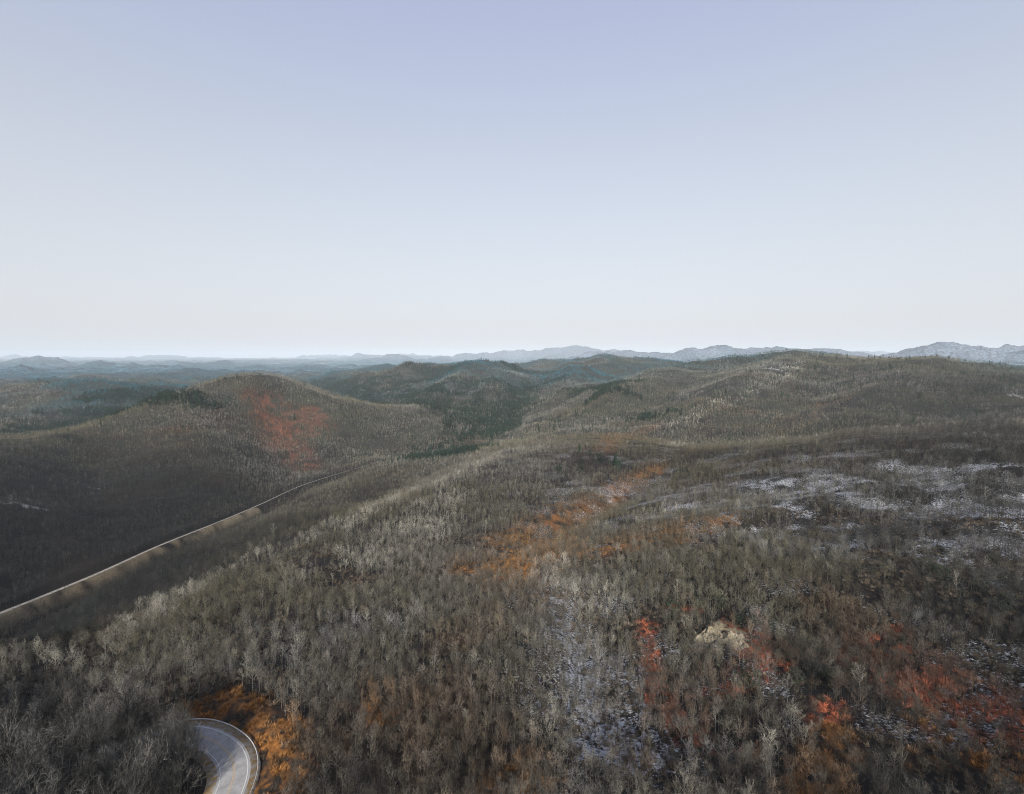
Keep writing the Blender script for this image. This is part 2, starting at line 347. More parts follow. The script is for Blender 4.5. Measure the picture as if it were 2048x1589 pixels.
def nd(t, kind, **kw):
    n = t.nodes.new(kind)
    for k, v in kw.items(): setattr(n, k, v)
    return n
def noise(t, scale, detail=4, rough=0.6, vec=None):
    n = nd(t, 'ShaderNodeTexNoise'); n.inputs['Scale'].default_value = scale; n.inputs['Detail'].default_value = detail; n.inputs['Roughness'].default_value = rough
    if vec is None:
        g = nd(t, 'ShaderNodeNewGeometry'); vec = g.outputs['Position']
    t.links.new(vec, n.inputs['Vector']); return n
def mapr(t, src, a, b, c, d):
    n = nd(t, 'ShaderNodeMapRange'); t.links.new(src, n.inputs[0])
    for i, v in enumerate((a, b, c, d)): n.inputs[i+1].default_value = v
    return n.outputs[0]
def mul(t, a, b):
    n = nd(t, 'ShaderNodeMath', operation='MULTIPLY')
    for i, s in enumerate((a, b)):
        if isinstance(s, (int, float)): n.inputs[i].default_value = s
        else: t.links.new(s, n.inputs[i])
    return n.outputs[0]
def mixc(t, f, a, b, mode='MIX'):
    n = nd(t, 'ShaderNodeMix', data_type='RGBA', blend_type=mode)
    for i, s in ((0, f), (6, a), (7, b)):
        if isinstance(s, (int, float)): n.inputs[i].default_value = s
        elif isinstance(s, tuple): n.inputs[i].default_value = s + (1,)
        else: t.links.new(s, n.inputs[i])
    return n.outputs[2]

# ---- ground material
gm, t, b = newmat('ground_leaf_litter')
ca = nd(t, 'ShaderNodeAttribute', attribute_name='Col'); sa = nd(t, 'ShaderNodeAttribute', attribute_name='snow'); fa_ = nd(t, 'ShaderNodeAttribute', attribute_name='far')
n1 = noise(t, 0.9, 5, 0.7); n2n = noise(t, 0.022, 8, 0.8); n3 = noise(t, 0.9, 6, 0.8)
c1 = mixc(t, 1.0, ca.outputs['Color'], mapr(t, n1.outputs[0], 0.3, 0.7, 0.45, 1.55), 'MULTIPLY')
ff = mapr(t, n2n.outputs[0], 0.42, 0.58, 0.35, 1.6)
c2 = mixc(t, fa_.outputs['Fac'], (1.0, 1.0, 1.0), ff)
c3 = mixc(t, 1.0, c1, c2, 'MULTIPLY')
thr = nd(t, 'ShaderNodeMath', operation='ADD'); t.links.new(sa.outputs['Fac'], thr.inputs[0]); t.links.new(mapr(t, n3.outputs[0], 0.3, 0.7, -1.0, 0.62), thr.inputs[1])
sf = mapr(t, thr.outputs[0], 0.28, 0.62, 0, 0.9)
sfm = mul(t, sf, mapr(t, sa.outputs['Fac'], 0.02, 0.15, 0, 1))
c4 = mixc(t, sfm, c3, (0.38, 0.395, 0.42))
t.links.new(c4, b.inputs['Base Color'])
bp = nd(t, 'ShaderNodeBump'); bp.inputs['Distance'].default_value = 0.25; bp.inputs['Strength'].default_value = 0.6
t.links.new(n1.outputs[0], bp.inputs['Height'])
bp2 = nd(t, 'ShaderNodeBump'); bp2.inputs['Distance'].default_value = 9; t.links.new(fa_.outputs['Fac'], bp2.inputs['Strength'])
t.links.new(n2n.outputs[0], bp2.inputs['Height']); t.links.new(bp.outputs[0], bp2.inputs['Normal'])
t.links.new(bp2.outputs[0], b.inputs['Normal'])

nr, nc = GX.shape
I = np.arange(nr*nc).reshape(nr, nc)
quads = np.stack([I[:-1,:-1], I[:-1,1:], I[1:,1:], I[1:,:-1]], -1).reshape(-1, 4)[:, ::-1]
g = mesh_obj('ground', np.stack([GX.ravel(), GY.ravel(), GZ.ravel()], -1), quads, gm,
             cols={'Col': col*(1-0.65*np.maximum(sstep(0.15, 0.75, -fx/np.maximum(fy, 1)-0.05)*sstep(240, 420, fr_)*(1-sstep(1000, 1700, fr_)), 0.7*sstep(0.4, 1.0, fx/np.maximum(fy, 1))*(1-sstep(1900, 2900, fr_))))[:,None]*(fy > 0)[:,None] + col*(fy <= 0)[:,None], 'snow': snow_attr, 'far': sstep(4200, 7500, fr_)})  # Col also carries painted shade in the left valley and on the right
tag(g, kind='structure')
print('ground', round(time.time()-T0, 1))

# ------------------------------------------------------------------ roads
def ribbon(C, offs, zoff, z=None):
    """strip along centreline C between lateral offsets; returns verts, quads"""
    C = np.asarray(C, float); T = np.gradient(C[:,:2], axis=0); T /= np.linalg.norm(T, axis=1)[:,None]
    Nn = np.c_[-T[:,1], T[:,0]]
    V = []
    zz = C[:,2] if z is None else np.full(len(C), z)
    for o_, dz in zip(offs, zoff): V.append(np.c_[C[:,:2]+Nn*o_, zz+dz])
    V = np.stack(V, 1); n, k = V.shape[:2]; I = np.arange(n*k).reshape(n, k)
    return V.reshape(-1, 3), np.stack([I[:-1,:-1], I[:-1,1:], I[1:,1:], I[1:,:-1]], -1).reshape(-1, 4)[:, ::-1]
am, t, b = newmat('asphalt_pale', 0.85)
n1 = noise(t, 0.5, 6, 0.7); n2_ = noise(t, 6, 3, 0.7)
c = mixc(t, mapr(t, n1.outputs[0], 0.3, 0.7, 0, 1), (0.17, 0.17, 0.17), (0.29, 0.29, 0.285))
t.links.new(mixc(t, 1.0, c, mapr(t, n2_.outputs[0], 0.3, 0.7, 0.8, 1.2), 'MULTIPLY'), b.inputs['Base Color'])
sm, t, b = newmat('gravel_shoulder')
n1 = noise(t, 0.8, 6, 0.75)
t.links.new(mixc(t, mapr(t, n1.outputs[0], 0.42, 0.58, 0, 1), (0.21, 0.20, 0.18), (0.17, 0.11, 0.045)), b.inputs['Base Color'])
wm, t, b = newmat('white_paint', 0.6)
n1 = noise(t, 3, 4, 0.7); t.links.new(mixc(t, mapr(t, n1.outputs[0], 0.38, 0.68, 0, 0.9), (0.50, 0.50, 0.49), (0.27, 0.27, 0.265)), b.inputs['Base Color'])
ym, t, b = newmat('yellow_paint', 0.6)
n1 = noise(t, 2, 4, 0.7); t.links.new(mixc(t, mapr(t, n1.outputs[0], 0.4, 0.65, 0, 0.8), (0.42, 0.29, 0.14), (0.23, 0.21, 0.18)), b.inputs['Base Color'])
RC = catmull(ROAD_C[::2], 6)
v, f = ribbon(RC, (-RW-3.2, -RW-2.4, 0, RW+2.4, RW+3.2), (-1.6, -0.03, -0.03, -0.03, -1.6), ROAD_Z)
tag(mesh_obj('road_shoulder', v, f, sm), kind='structure')
v, f = ribbon(RC, (-RW-0.25, -RW*0.5, 0, RW*0.5, RW+0.25), (-0.02, 0.02, 0.04, 0.02, -0.02), ROAD_Z)
tag(mesh_obj('road', v, f, am), kind='structure')
def line(o1, wd, dz, mat, name):
    v, f = ribbon(RC, (o1-wd/2, o1+wd/2), (dz, dz), ROAD_Z); tag(mesh_obj(name, v, f, mat), kind='structure')
line(3.05, 0.22, 0.03, wm, 'road_marking'); line(-3.05, 0.16, 0.03, wm, 'road_marking')
line(0.18, 0.13, 0.06, ym, 'road_marking'); line(-0.18, 0.13, 0.06, ym, 'road_marking')
vam, t, b = newmat('weathered_road', 0.9)
n1 = noise(t, 0.2, 6, 0.85)
t.links.new(mixc(t, mapr(t, n1.outputs[0], 0.35, 0.6, 0, 1), (0.12, 0.11, 0.095), (0.27, 0.255, 0.225)), b.inputs['Base Color'])
v, f = ribbon(V_ROAD, (-VW, 0, VW), (0.10, 0.22, 0.10)); tp_ = np.linspace(1.15, 0.25, len(V_ROAD))[:,None]; v = v.reshape(-1, 3, 3); v[:,:,:2] = v[:,1:2,:2]+(v[:,:,:2]-v[:,1:2,:2])*tp_[:,:,None]; v = v.reshape(-1, 3); tag(mesh_obj('valley_road', v, f, vam), kind='structure')

# ------------------------------------------------------------------ guard rail round the bend
stm, t, b = newmat('galvanised_steel', 0.45); b.inputs['Metallic'].default_value = 0.55
n1 = noise(t, 1.5, 4, 0.6); t.links.new(mixc(t, n1.outputs[0], (0.42, 0.42, 0.42), (0.62, 0.62, 0.61)), b.inputs['Base Color'])
ptm, t, b = newmat('weathered_post'); b.inputs['Base Color'].default_value = (0.16, 0.14, 0.12, 1)
T = np.gradient(RC, axis=0); T /= np.linalg.norm(T, axis=1)[:,None]; Nn = np.c_[-T[:,1], T[:,0]]
GO = None
cen = np.array([-86.0, 110.0])
# the outer side of the bend
side = 1 if np.linalg.norm(RC[len(RC)//2]+Nn[len(RC)//2]-cen) > np.linalg.norm(RC[len(RC)//2]-cen) else -1
GL = RC + Nn*side*(RW+1.9)
s = np.r_[0, np.cumsum(np.linalg.norm(np.diff(GL, axis=0), axis=1))]
rail_root = bpy.data.objects.new('guard_rail', None); scene.collection.objects.link(rail_root)
rail_root.location = (GL[len(GL)//2][0], GL[len(GL)//2][1], ROAD_Z)
tag(rail_root, 'galvanised steel guard rail round the outside of the paved hairpin bend', 'guard rail')
loc0 = np.array(rail_root.location)
prof = [(-0.02,0.45),(0.05,0.50),(0.05,0.56),(-0.02,0.60),(0.05,0.64),(0.05,0.70),(-0.02,0.76),(-0.05,0.76),(-0.05,0.45)]
V = []
for o_, h in prof: V.append(np.c_[GL + Nn*(-side)*o_*1.3, np.full(len(GL), ROAD_Z+h)]-loc0)
V = np.stack(V, 1); n_, k_ = V.shape[:2]; I = np.arange(n_*k_).reshape(n_, k_); I2 = np.c_[I, I[:,0]]
mesh_obj('rail', V.reshape(-1,3), np.stack([I2[:-1,:-1], I2[:-1,1:], I2[1:,1:], I2[1:,:-1]], -1).reshape(-1,4), stm, rail_root)
def box_mesh(name, sx, sy, z0, z1, mat):
    v = [(x*sx, y*sy, z) for z in (z0, z1) for x, y in ((-1,-1),(1,-1),(1,1),(-1,1))]
    v += [(x*sx*0.7, y*sy*0.7, z1+0.04) for x, y in ((-1,-1),(1,-1),(1,1),(-1,1))]
    f = [(0,3,2,1),(0,1,5,4),(1,2,6,5),(2,3,7,6),(3,0,4,7),(4,5,9,8),(5,6,10,9),(6,7,11,10),(7,4,8,11),(8,9,10,11)]
    return mesh_obj(name, v, f, mat, False, smooth=False)
pmesh = box_mesh('post', 0.09, 0.09, -0.6, 0.82, ptm).data
for q in np.arange(1.5, s[-1]-1, 2.6):
    i = np.searchsorted(s, q); p = GL[i] + Nn[i]*side*0.14
    o = bpy.data.objects.new('post', pmesh); scene.collection.objects.link(o); o.parent = rail_root
    o.location = (p[0]-loc0[0], p[1]-loc0[1], 0); o.rotation_euler = (0, 0, math.atan2(T[i,1], T[i,0]))

# ------------------------------------------------------------------ rock outcrop and boulders
rm, t, b = newmat('pale_lichen_rock')
n1 = noise(t, 0.55, 6, 0.7); n2_ = noise(t, 2.2, 4, 0.7)
c = mixc(t, mapr(t, n1.outputs[0], 0.35, 0.62, 0, 1), (0.17, 0.155, 0.10), (0.31, 0.295, 0.24))
c = mixc(t, mapr(t, n2_.outputs[0], 0.47, 0.57, 0, 0.85), c, (0.13, 0.085, 0.045)); t.links.new(c, b.inputs['Base Color'])
bp = nd(t, 'ShaderNodeBump'); bp.inputs['Distance'].default_value = 0.4; t.links.new(n2_.outputs[0], bp.inputs['Height']); t.links.new(bp.outputs[0], b.inputs['Normal'])
def rock(name, c, rx, ry, h, rot, n=46, seed=0):
    a = np.linspace(-1, 1, n); X, Y = np.meshgrid(a, a)
    q = X*X+Y*Y; q = q*(1+0.75*fbm(X*1.0+seed, Y+seed, 0.9, 3, 290+seed)); k = np.clip(1-np.abs(q)**1.5, 0, 1)**0.95
    nx, ny = X*rx+seed*50, Y*ry
    e = 0.55 + 0.55*fbm(nx, ny, rx*0.7, 4, 300+seed) + 0.65*fbm(nx, ny, 2.4, 4, 310+seed)
    e = np.round(e*6)/6*0.5 + e*0.5
    ca, sa_ = math.cos(rot), math.sin(rot)
    wx = c[0]+X*rx*ca - Y*ry*sa_; wy = c[1]+X*rx*sa_ + Y*ry*ca
    lean = 0.5*(Y+0.3)
    wz = zat(wx.ravel(), wy.ravel()).reshape(X.shape) - 0.7 + k*h*(e+lean*0.5)
    base = zat(np.array([c[0]]), np.array([c[1]]))[0]
    I = np.arange(n*n).reshape(n, n)
    o = mesh_obj(name, np.stack([wx-c[0], wy-c[1], wz-base], -1).reshape(-1,3), np.stack([I[:-1,:-1], I[:-1,1:], I[1:,1:], I[1:,:-1]], -1).reshape(-1,4), rm, None, smooth=False)
    o.location = (c[0], c[1], base); return o
ROCKP = hit(1445, 1278)
tag(rock('rock_outcrop', ROCKP, 10.5, 7.5, 3.4, R(-24)), 'pale yellowish rock outcrop in the bare woods beside red undergrowth', 'rock outcrop')
tag(rock('boulder', hit(1535, 1355), 4.0, 1.8, 1.6, R(12), 30, 2), 'low pale rock ledge under the brightest red brush', 'rock')
tag(rock('boulder', hit(1320, 1345), 1.8, 1.2, 1.2, 0.4, 24, 3), 'small pale boulder on the red leaf patch left of the large outcrop', 'rock')
for k in range(4):
    pass

# ------------------------------------------------------------------ tree forms
def tube(pts, rad, k=3):
    pts = np.asarray(pts); n = len(pts); V = []
    for i in range(n):
        d = pts[min(i+1, n-1)]-pts[max(i-1, 0)]; d = d/(np.linalg.norm(d)+1e-9)
        a = np.cross(d, (0.31, 0.77, 0.2)); a /= np.linalg.norm(a)+1e-9; b_ = np.cross(d, a)
        for j in range(k):
            th = 2*math.pi*j/k; V.append(pts[i]+rad[i]*(math.cos(th)*a+math.sin(th)*b_))
    F = [(i*k+j, i*k+(j+1) % k, (i+1)*k+(j+1) % k) for i in range(n-1) for j in range(k)]
    F += [(i*k+j, (i+1)*k+(j+1) % k, (i+1)*k+j) for i in range(n-1) for j in range(k)]
    return np.array(V), np.array(F)
class Buf:
    def __init__(s): s.v = []; s.f = []; s.n = 0
    def add(s, V, F): s.v.append(V); s.f.append(np.asarray(F)+s.n); s.n += len(V)
    def get(s): return np.vstack(s.v), np.vstack(s.f)
def unit(v): return v/(np.linalg.norm(v)+1e-9)
def bare_tree(seed, H=16.0, spread=4.0, limbs=12, sub=5, twigs=9, tw=0.045, low=0.42, k=4, lean=0.5, tl=1.3):
    g = np.random.default_rng(seed); tr = Buf(); cr = Buf()
    top = H*0.86; m = 7
    wob = g.normal(0, lean*0.35, (m, 2)).cumsum(0)*0.5
    tp = np.array([[wob[i,0], wob[i,1], -1.2 + (top+1.2)*i/(m-1)] for i in range(m)]); tp[0,:2] = tp[1,:2] = 0
    r0 = 0.0125*H*0.9
    trr = np.array([r0*1.15*(1-0.88*i/(m-1)) for i in range(m)]); trr[0] = r0*1.5
    V, F = tube(tp, trr, max(k, 3)+1); tr.add(V, F)
    def trunk_at(z):
        q = (z+1.2)/(top+1.2)*(m-1); i = int(min(max(q, 0), m-2)); t_ = q-i
        return tp[i]*(1-t_)+tp[i+1]*t_, trr[i]*(1-t_)+trr[i+1]*t_
    TW = []
    for i in range(limbs):
        q = (i+g.random()*0.8)/limbs; z = H*(low + (0.84-low)*q)
        p, rad = trunk_at(z); a = i*2.4+g.normal(0, 0.5)
        up = 0.55+0.9*q+g.normal(0, 0.12); d = unit(np.array([math.cos(a), math.sin(a), up]))
        Lh = spread*(1.15-0.55*q)*(0.75+0.5*g.random())
        pts = [p]; dd = d.copy()
        for s_ in range(3):
            dd = unit(dd + g.normal(0, 0.18, 3) + np.array([0, 0, 0.16])); pts.append(pts[-1]+dd*Lh/3)
        pts = np.array(pts); rb = max(rad*0.72, 0.045)
        V, F = tube(pts, [rb, rb*0.72, rb*0.45, rb*0.2], 3); cr.add(V, F)
        for j in range(sub):
            t_ = 0.25+0.75*(j+g.random())/sub; qq = t_*3; i3 = int(min(qq, 2)); bpnt = pts[i3]*(1-(qq-i3))+pts[i3+1]*(qq-i3)
            bd = unit(unit(pts[i3+1]-pts[i3])*0.7 + g.normal(0, 0.6, 3) + np.array([0, 0, 0.35])); bl = Lh*0.42*(0.6+0.7*g.random())
            q1 = bpnt+bd*bl*0.5; q2 = q1+unit(bd+g.normal(0, 0.3, 3)+np.array([0,0,0.25]))*bl*0.5
            V, F = tube(np.array([bpnt, q1, q2]), [rb*0.50, rb*0.34, rb*0.15], 3); cr.add(V, F)
            for n in range(twigs):
                s0 = g.random(); p0 = (bpnt*(1-2*s0)+q1*2*s0) if s0 < 0.5 else (q1*(2-2*s0)+q2*(2*s0-1))
                td = unit(bd*0.6+g.normal(0, 0.75, 3)+np.array([0, 0, 0.3])); TW.append((p0, td, tl*(0.5+0.8*g.random())))
    # crooked twigs: two thin blades each, at their own angle
    if TW:
        P0 = np.array([a[0] for a in TW]); D = np.array([a[1] for a in TW]); Lw = np.array([a[2] for a in TW])[:,None]
        nT = len(TW); Wd = np.cross(D, g.normal(0, 1, (nT, 3))); Wd /= np.linalg.norm(Wd, axis=1)[:,None]; Wd *= tw*(0.6+0.8*g.random((nT,1)))
        P1 = P0+D*Lw*0.55; D2 = D+g.normal(0, 0.4, (nT, 3)); P2 = P1+D2*Lw*0.45
        V = np.concatenate([P0-Wd*0.6, P0+Wd*0.6, P1+Wd*0.45, P1-Wd*0.45, P2], 0); a = np.arange(nT)
        F = np.concatenate([np.c_[a, a+nT, a+2*nT], np.c_[a, a+2*nT, a+3*nT], np.c_[a+3*nT, a+2*nT, a+4*nT]]); cr.add(V, F)
    return tr.get(), cr.get()
def conifer(seed, H=17, rad=2.6, layers=13, per=9):
    g = np.random.default_rng(seed); b_ = Buf()
    V, F = tube(np.array([[0,0,-1.0],[0,0,H*0.5],[0.1,0.05,H]]), [0.24, 0.14, 0.02], 5); b_.add(V, F)
    for i in range(layers):
        q = i/(layers-1); z = H*(0.16+0.83*q); Rr = rad*(1-q)**0.75*(0.8+0.4*g.random())+0.25
        for j in range(per):
            a = 2*math.pi*(j+g.random())/per; l = Rr*(0.7+0.5*g.random()); zz = z+g.normal(0, H*0.02)
            d = np.array([math.cos(a), math.sin(a), 0]); n = np.array([-math.sin(a), math.cos(a), 0]); wd = 0.30*l+0.12
            p = np.array([0, 0, zz]); tip = p+d*l+np.array([0,0,-0.22*l+g.normal(0,0.1)])
            mid = p+d*l*0.55+np.array([0,0,0.05])
            b_.add(np.array([p, mid+n*wd, tip, mid-n*wd, mid+np.array([0,0,0.35+0.1*l]), mid-np.array([0,0,0.3])]), [(0,1,4),(1,2,4),(2,3,4),(3,0,4),(0,5,1),(1,5,2),(2,5,3),(3,5,0)])
    return b_.get()
def pine_broad(seed, H=16, rad=3.2):
    g = np.random.default_rng(seed); b_ = Buf()
    V, F = tube(np.array([[0,0,-1.0],[0.1,0,H*0.5],[0.0,0.1,H*0.95]]), [0.26, 0.17, 0.04], 5); b_.add(V, F)
    for i in range(110):
        q = g.random(); z = H*(0.35+0.65*q); Rr = rad*math.sin(math.pi*min(1, 0.25+0.75*(1-q)))*(0.35+0.75*g.random())
        a = g.random()*6.28; p = np.array([Rr*math.cos(a), Rr*math.sin(a), z]); s_ = 0.55+0.5*g.random()
        o_ = g.normal(0, 1, (6, 3)); o_ /= np.linalg.norm(o_, axis=1)[:,None]; o_ *= s_*np.array([1,1,0.6])
        b_.add(p+o_, [(0,1,2),(2,3,4),(4,5,0),(1,3,5)])
    return b_.get()
def shrub(seed, H=1.5, n=110, w=0.035):
    g = np.random.default_rng(seed); b_ = Buf()
    for i in range(n):
        a = g.random()*6.28; rr = g.random()**0.6*H*0.55; p = np.array([rr*math.cos(a)*0.5, rr*math.sin(a)*0.5, -0.2])
        d = np.array([math.cos(a)*0.6, math.sin(a)*0.6, 1.0])+g.normal(0, 0.25, 3); l = H*(0.5+0.6*g.random()); wv = np.cross(d, g.normal(0,1,3)); wv = unit(wv)*w
        m_ = p+d*l*0.6
        b_.add(np.array([p-wv*0.3, p+wv*0.3, m_+wv, m_-wv, p+d*l+g.normal(0,0.12,3)]), [(0,1,2),(0,2,3),(3,2,4)])
    return b_.get()

# ---- bark and foliage materials: tint comes from each tree (instance attribute or object property)
def tintmat(name, rough=0.9, lo=0.7, hi=1.3, scale=0.5, trans=0.0, fallback=None):
    m, t, b = newmat(name, rough)
    a = nd(t, 'ShaderNodeAttribute', attribute_name='tint', attribute_type='INSTANCER')
    tc = nd(t, 'ShaderNodeTexCoord'); n = noise(t, scale, 3, 0.6, tc.outputs['Object'])
    c = mixc(t, 1.0, a.outputs['Color'], mapr(t, n.outputs[0], 0.3, 0.7, lo, hi), 'MULTIPLY')
    t.links.new(c, b.inputs['Base Color']); return m
bark = tintmat('bark', 0.95, 0.35, 1.0, 1.5); twigm = tintmat('twigs', 0.9, 0.25, 1.85, 0.9); leafm = tintmat('needles', 0.85, 0.6, 1.5, 0.8)

forms = bpy.data.collections.new('tree_forms')
FORM = {}
def form(key, V, F, mats, midx=None):
    o = mesh_obj('%s_%02d' % ('form', len(FORM)), V, F, None, False, smooth=False)
    for m in mats: o.data.materials.append(m)
    if midx is not None: o.data.polygons.foreach_set('material_index', midx.astype(np.int32))
    forms.objects.link(o); FORM[key] = len(FORM); return o
def joined(tr, cr):
    V = np.vstack([tr[0], cr[0]]); F = np.vstack([tr[1], cr[1]+len(tr[0])]); return V, F, np.r_[np.zeros(len(tr[1])), np.ones(len(cr[1]))]
NEAR_P = [dict(seed=11, H=17, spread=5.0), dict(seed=12, H=15, spread=5.6, limbs=14, low=0.32), dict(seed=13, H=16.5, spread=4.3, limbs=12, low=0.42), dict(seed=14, H=14, spread=4.8),
          dict(seed=15, H=16, spread=6.0, limbs=15, low=0.3, lean=1.0), dict(seed=16, H=17.5, spread=4.4, limbs=13, low=0.44), dict(seed=17, H=12, spread=4.0, limbs=10), dict(seed=18, H=16.5, spread=5.2, lean=0.9)]
near_meshes = []
for i, p in enumerate(NEAR_P):
    tr, cr = bare_tree(**p, sub=5, twigs=6, tw=0.030, tl=1.2)
    a = mesh_obj('trunk', *tr, bark, False, smooth=True).data; c_ = mesh_obj('crown', *cr, twigm, False, smooth=False).data
    near_meshes.append((a, c_, p['H']))
    V, F, mi = joined(tr, cr); form(('n', i), V, F, [bark, twigm], mi)
for i in range(6):
    p = dict(NEAR_P[i]); p['seed'] += 30; V, F, mi = joined(*bare_tree(**{**p, 'limbs': 9, 'spread': p['spread']*1.1}, sub=4, twigs=4, tw=0.055, tl=1.4, k=3)); form(('m', i), V, F, [bark, twigm], mi)
for i in range(5):
    p = dict(NEAR_P[i]); p['seed'] += 60; V, F, mi = joined(*bare_tree(**{**p, 'limbs': 6}, sub=3, twigs=3, tw=0.16, tl=1.9, k=2)); form(('f', i), V, F, [bark, twigm], mi)
for i in range(2):
    V, F, mi = joined(*bare_tree(500+i, H=17, spread=1.5, limbs=7, sub=3, twigs=3, tw=0.06, low=0.66, k=3)); form(('q', i), V, F, [bark, twigm], mi)
for i in range(4):   # a small stand of crowns for the far slopes
    bf = Buf()
    for k in range(4):
        (tv, tf), (cv, cf) = bare_tree(200+i*9+k, H=15+3*rng.random(), spread=4.6, limbs=4, sub=2, twigs=3, tw=0.30, tl=2.4, k=2)
        off = np.array([rng.uniform(-6, 6), rng.uniform(-6, 6), 0]); bf.add(cv+off, cf); bf.add(tv+off, tf)
    V, F = bf.get(); form(('v', i), V, F, [twigm])
pf = Buf
cone_meshes = []
for i in range(3):
    V, F = conifer(400+i, 16+2*i, 2.6+0.3*i); o = form(('c', i), V, F, [leafm]); cone_meshes.append(o.data)
for i in range(3):
    V, F = pine_broad(420+i, 14+1.5*i, 3.0+0.4*i); o = form(('p', i), V, F, [leafm]); cone_meshes.append(o.data)
for i in range(4):
    V, F = shrub(440+i); form(('s', i), V, F, [twigm])
print('forms', len(FORM), round(time.time()-T0, 1))

# ------------------------------------------------------------------ where the trees stand
def scatter(r0, r1, sp, seed, jit=0.46, azl=None):
    azl = azl or (R(59) if r1 < 1000 else R(54))
    g = np.random.default_rng(seed); xs = np.arange(-r1, r1, sp); ys = np.arange(0, r1, sp)
    X, Y = np.meshgrid(xs, ys); X = X.ravel(); Y = Y.ravel()
    X = X+(g.random(X.size)*2-1)*sp*jit; Y = Y+(g.random(Y.size)*2-1)*sp*jit
    r = np.hypot(X, Y); m = (r >= r0) & (r < r1) & (np.abs(np.arctan2(X, Y)) < azl)
    return X[m], Y[m]
def keep_visible(X, Y, hgt, margin):
    Z = zat(X, Y); rr = np.hypot(X, Y)
    c = clearance(X, Y, Z+hgt*1.3); m = c > -margin
    return m
def open_ground(X, Y):
    """True where trees may stand"""
    d, sd_, _ = polydist(X, Y, ROAD_C); outer = (sd_*side > 0); ok = d > np.where(outer, RW+2.8, RW+3.2)
    ok &= ~(outer & (d < 15) & (np.hypot(X+86, Y-112) < 42))
    d, sd_, _ = polydist(X, Y, V_ROAD); rr_ = np.hypot(X, Y); ok &= ~((d < np.where(rr_ < 750, 5.5, 2.2)) | ((sd_ < 0) & (d < 17.5) & (np.hypot(X, Y) < 900)) | ((sd_ < 0) & (d < 12) & (rr_ < 900)))
    ca, sa_ = math.cos(R(-28)), math.sin(R(-28)); dx, dy = X-ROCKP[0], Y-ROCKP[1]
    ex = (dx*ca+dy*sa_)/11; ey = (-dx*sa_+dy*ca+4.5)/10.5
    ok &= (ex*ex+ey*ey) > 1
    return ok
PX, PY, PK = [], [], []
for r0, r1, sp, key, seed, hg, mg in ((62, 360, 2.8, 'n', 1, 14, 0.2), (360, 900, 3.3, 'm', 2, 14, 0.03), (900, 2600, 5.6, 'f', 3, 14, 0.006), (2600, 6500, 13.0, 'v', 4, 16, 0.003)):
    X, Y = scatter(r0, r1, sp, seed); m = keep_visible(X, Y, hg, mg); X, Y = X[m], Y[m]
    m = open_ground(X, Y); X, Y = X[m], Y[m]
    dens = 0.86 + 0.75*fbm(X, Y, 30, 4, 500); zsn = zone('snow', X, Y); zrd = np.maximum(zone('red', X, Y), zone('rust', X, Y))
    dens -= 0.6*zone('ice', X, Y)
    if r0 < 1000: dens -= 0.16*zsn + 0.28*zrd + 0.8*zone('bare', X, Y)
    m = rng.random(X.size) < dens
    PX.append(X[m]); PY.append(Y[m]); PK += [key]*int(m.sum())
    print(key, int(m.sum()))
gx, gy = np.meshgrid(np.arange(-140, -70, 2.7), np.arange(78, 124, 2.7)); gx = gx.ravel()+rng.uniform(-1, 1, gx.size); gy = gy.ravel()+rng.uniform(-1, 1, gy.size)
d, sd_, _ = polydist(gx, gy, ROAD_C); m = (d > np.where(gx > -85, RW+4.6, RW+1.3)) & (sd_*side < 0) & (d < 22); PX.append(gx[m]); PY.append(gy[m]); PK += ['n']*int(m.sum()); print('inside', int(m.sum()))
q_ = rng.uniform(0, 1, 800)*len(V_ROAD)*0.72; i_ = q_.astype(int); tv = V_ROAD[np.minimum(i_+1, len(V_ROAD)-1)]-V_ROAD[i_]; tv = tv[:, :2]/np.linalg.norm(tv[:, :2], axis=1)[:, None]
o_ = rng.uniform(9, 26, 800); b_ = V_ROAD[i_][:, :2]+(V_ROAD[np.minimum(i_+1, len(V_ROAD)-1)]-V_ROAD[i_])[:, :2]*(q_-i_)[:, None]
PX.append(b_[:, 0]+tv[:, 1]*o_); PY.append(b_[:, 1]-tv[:, 0]*o_); PK += ['q']*800
PX = np.concatenate(PX); PY = np.concatenate(PY); PK = np.array(PK); PZ = zat(PX, PY)
# evergreens
GREEN = [(np.array([hit(*p) if len(p) == 2 else at(*p)[:2] for p in pl]), wd, dn) for pl, wd, dn in [
    ([(900,900,1450),(880,915,1300),(850,930,1150)], 60, .55), ([(930,880,1650),(980,860,1900),(1030,820,2400),(1060,785,3100)], 95, .85), ([(930,905,1350),(890,920,1200)], 55, .75), ([(960,850,1950),(900,830,2300),(850,815,2500)], 150, .6),
    ([(640,775),(720,790),(800,805),(870,812)], 190, .9), ([(760,790),(830,765)], 130, .8), ([(1010,830),(980,800),(950,770)], 150, .35), ([(1150,785),(1220,775)], 90, .75), ([(1190,800),(1260,790)], 60, .8), ([(1080,770),(1110,765)], 90, .5),
    ([(1290,842),(1340,835)], 45, .7), ([(100,835),(200,830),(280,815),(330,800)], 110, .85), ([(0,868),(100,855),(200,840)], 80, .7), ([(250,795),(340,790)], 130, .7),
    ([(1130,940),(1160,960)], 16, .12), ([(1180,915),(1230,935)], 18, .14), ([(1660,740),(1800,760),(1950,780)], 300, .035), ([(1100,850),(1300,800)], 200, .06), ([(820,925),(870,900)], 60, .3), ([(460,812),(480,820)], 22, .6),
    ([(900,742),(840,745)], 160, .7), ([(1040,742),(1075,748)], 160, .8), ([(700,775),(760,760)], 160, .5)]]
X, Y = scatter(250, 6500, 5.8, 77)
gd = np.zeros(X.size)
